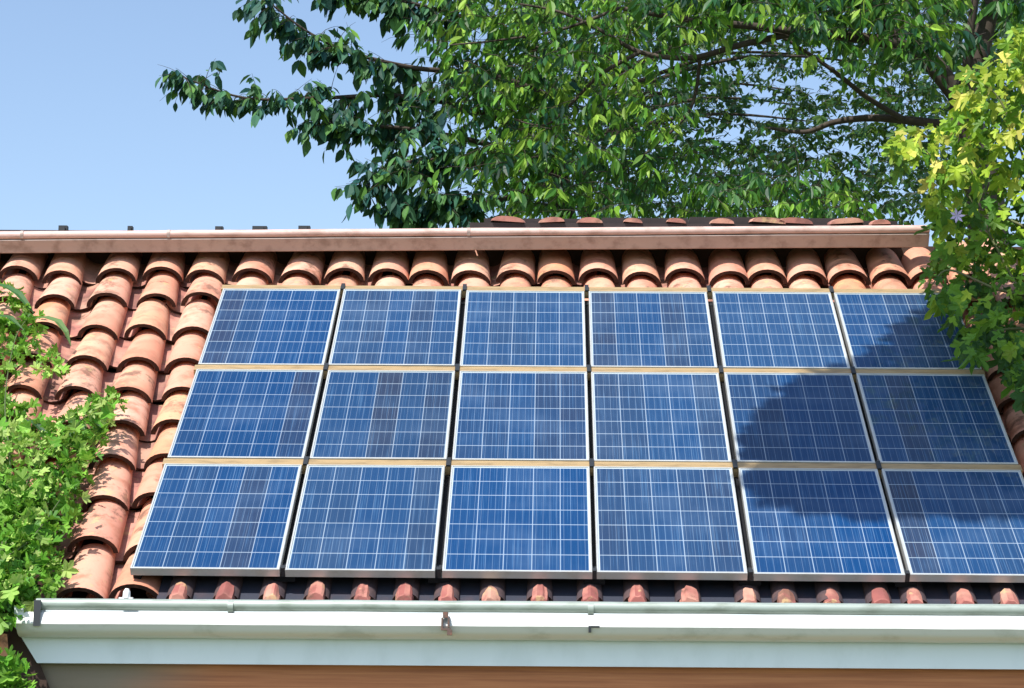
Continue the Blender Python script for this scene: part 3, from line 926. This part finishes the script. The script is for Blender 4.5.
def holes(x, y):
    k_ = 1.0
    for hx, hy, a, b in ((25,418,13,9),(20,455,15,8),(66,455,9,7),(10,474,9,7),(68,540,10,14),(55,490,9,6),(88,466,7,6),(8,440,8,6),(40,575,8,6),(35,432,7,5),(48,470,7,5),(60,505,7,8),(22,485,8,4),(85,430,6,5),(30,525,6,4)):
        k_ *= 1 - .97*math.exp(-(((x-hx)/a)**2 + ((y-hy)/b)**2))
    return k_
carpet(lv, body, 2300, -.10, .18, .066, .54, .30, holes)
carpet(lv, body, 350, .0, .18, .095, .60, .26, holes)
carpet(lv, [(-40,355),(0,370),(18,400),(40,410),(48,428),(0,440),(-40,450)], 223, -.08, .08, .08, .55)
carpet(lv, [(-40,318),(15,318),(38,322),(46,332),(38,345),(60,352),(70,372),(42,378),(30,362),(10,375),(-40,360)], 223, -.07, .06, .075, .55)
carpet(lv, [(0,278),(14,283),(32,312),(52,318),(48,324),(0,330),(-40,330),(-40,285)], 139, -.07, .05, .08, .55)
carpet(lv, [(-40,480),(20,480),(50,500),(40,560),(10,600),(-40,620)], 450, .06, .22, .08, .60)
for pix, wd, tt in (([(-6,284,.02),(6,287,.06),(18,294,.05),(28,306,.0),(34,314,-.05)], .03, (.05,.16,.05)),
                ([(36,318,0),(46,318,.04),(58,322,.04),(66,332,.02),(71,346,-.05)], .028, (.10,.20,.07)),
                ([(25,420,.02),(36,424,.04),(46,434,.02),(54,446,-.04)], .022, (.05,.14,.06)),
                ([(-5,315,.02),(10,318,.05),(24,330,.02)], .025, (.05,.14,.04))):
    strap(lv, pix, wd, tt)
for st in ([(-30,640,.05),(0,560,.1),(20,500,.1),(40,460,.08),(70,430,.06),(110,398,.08)], [(0,560,.1),(10,470,.1),(5,400,.02),(15,340,.0),(30,315,.0)], [(0,560,.1),(30,540,.12),(60,500,.12)]):
    limb(bw, [RP(*on_roof(x, y, w), w) for x, y, w in st], .006, .003, 5)
bw.build('stems', plain('green_stem', (.07, .10, .03), .7), vl, smooth=True); lv.build('foliage', LEAFVINE, vl)

vl = empty('leafy_shrub', (-.85, -.75, 0), 'small bright green leafy clump at the lower left corner beside the dark shade board', 'shrub')
lv, bw = MB(), MB()
for x, y in sample([(-40,662),(5,655),(18,660),(30,676),(36,700),(30,760),(-40,760)], 420):
    Y = random.uniform(-.85, -.50)
    P0 = at(x, y, Y)
    place_leaves(lv, PARSLEY, P0[None], np.array([[random.gauss(0,.6), random.gauss(-.4,.5), random.gauss(-.1,.5)]]), np.array([[random.gauss(-.1,.45), random.gauss(-.5,.4), random.gauss(.7,.4)]]),
                 np.array([random.uniform(.06, .11)]), lerp_tint(GREEN, np.array([.5 + random.gauss(0,.2)])))
s0 = at(5, 720, -.7)
limb(bw, [(-.85,-.75,-.05), (-.85,-.74,1.2), tuple(s0)], .03, .008, 6)
for x, y in ((20,670),(0,665),(-20,680),(25,700)): limb(bw, [tuple(s0), tuple(at(x, y, -.68))], .008, .003, 5)
bw.build('stems', BARK, vl, smooth=True); lv.build('foliage', LEAFVINE, vl)

# ------------------------------------------------------------------ unseen tree added in front, beyond the right edge: crown shaped to shade the roof's right end
ft = empty('added_shade_tree', (7.6, -4.2, 0), 'unseen dense tree added in front of the house, crown shaped to shade the right roof end', 'tree')
lv, bw, tk = MB(), MB(), MB()
S_ = np.array(SUN_DIR)
spoly = [(3.58,.84),(3.48,1.08),(3.53,1.50),(3.66,1.98),(3.96,2.44),(4.46,2.80),(4.78,3.30),(4.96,3.60),(5.25,3.62),(5.6,3.25),(6.4,2.9),(7.6,2.6),(8.0,2.0),(7.6,1.2),(6.6,.82),(5.2,.74),(4.2,.72)]
P = []
while len(P) < 15000:
    u = random.uniform(3.4, 8.0); v = random.uniform(.7, 3.85)
    if not inside(spoly, u, v): continue
    P.append(RP(u, v, 0) + S_*(7.2 + max(0, 1.35 - v)*3.5 + random.uniform(-.55, .55)*min(1, .35 + abs(u-3.4)*.4)))
P = np.array(P); n_ = len(P)
place_leaves(lv, LANCE, P - np.array([0,0,0]), RNG.normal(0, 1, (n_, 3)), S_ + RNG.normal(0, .35, (n_, 3)), RNG.uniform(.09, .17, n_), lerp_tint(BRIGHT, RNG.uniform(0, .6, n_)))
c0 = RP(5.9, 2.2, 0) + S_*7.2
limb(tk, [(7.6,-4.2,-.1), (7.5,-4.1,3), (6.8,-3.5,6.5), tuple(c0)], .22, .07, 10)
for u, v in ((3.9,1.3),(4.3,2.2),(5.0,3.3),(4.6,1.0),(7.2,2.6),(6.8,1.3),(6.2,3.4)):
    e = RP(u, v, 0) + S_*7.2
    limb(bw, [tuple(c0 - S_*.4), tuple((c0*.5 + e*.5) - np.array([0,0,.1])), tuple(e)], .05, .012, 6)
tk.build('trunk', BARK, ft, smooth=True); bw.build('branches', BARK, ft, smooth=True); lv.build('crown', LEAFDARK, ft)  # trunk and branches belong to the added unseen tree
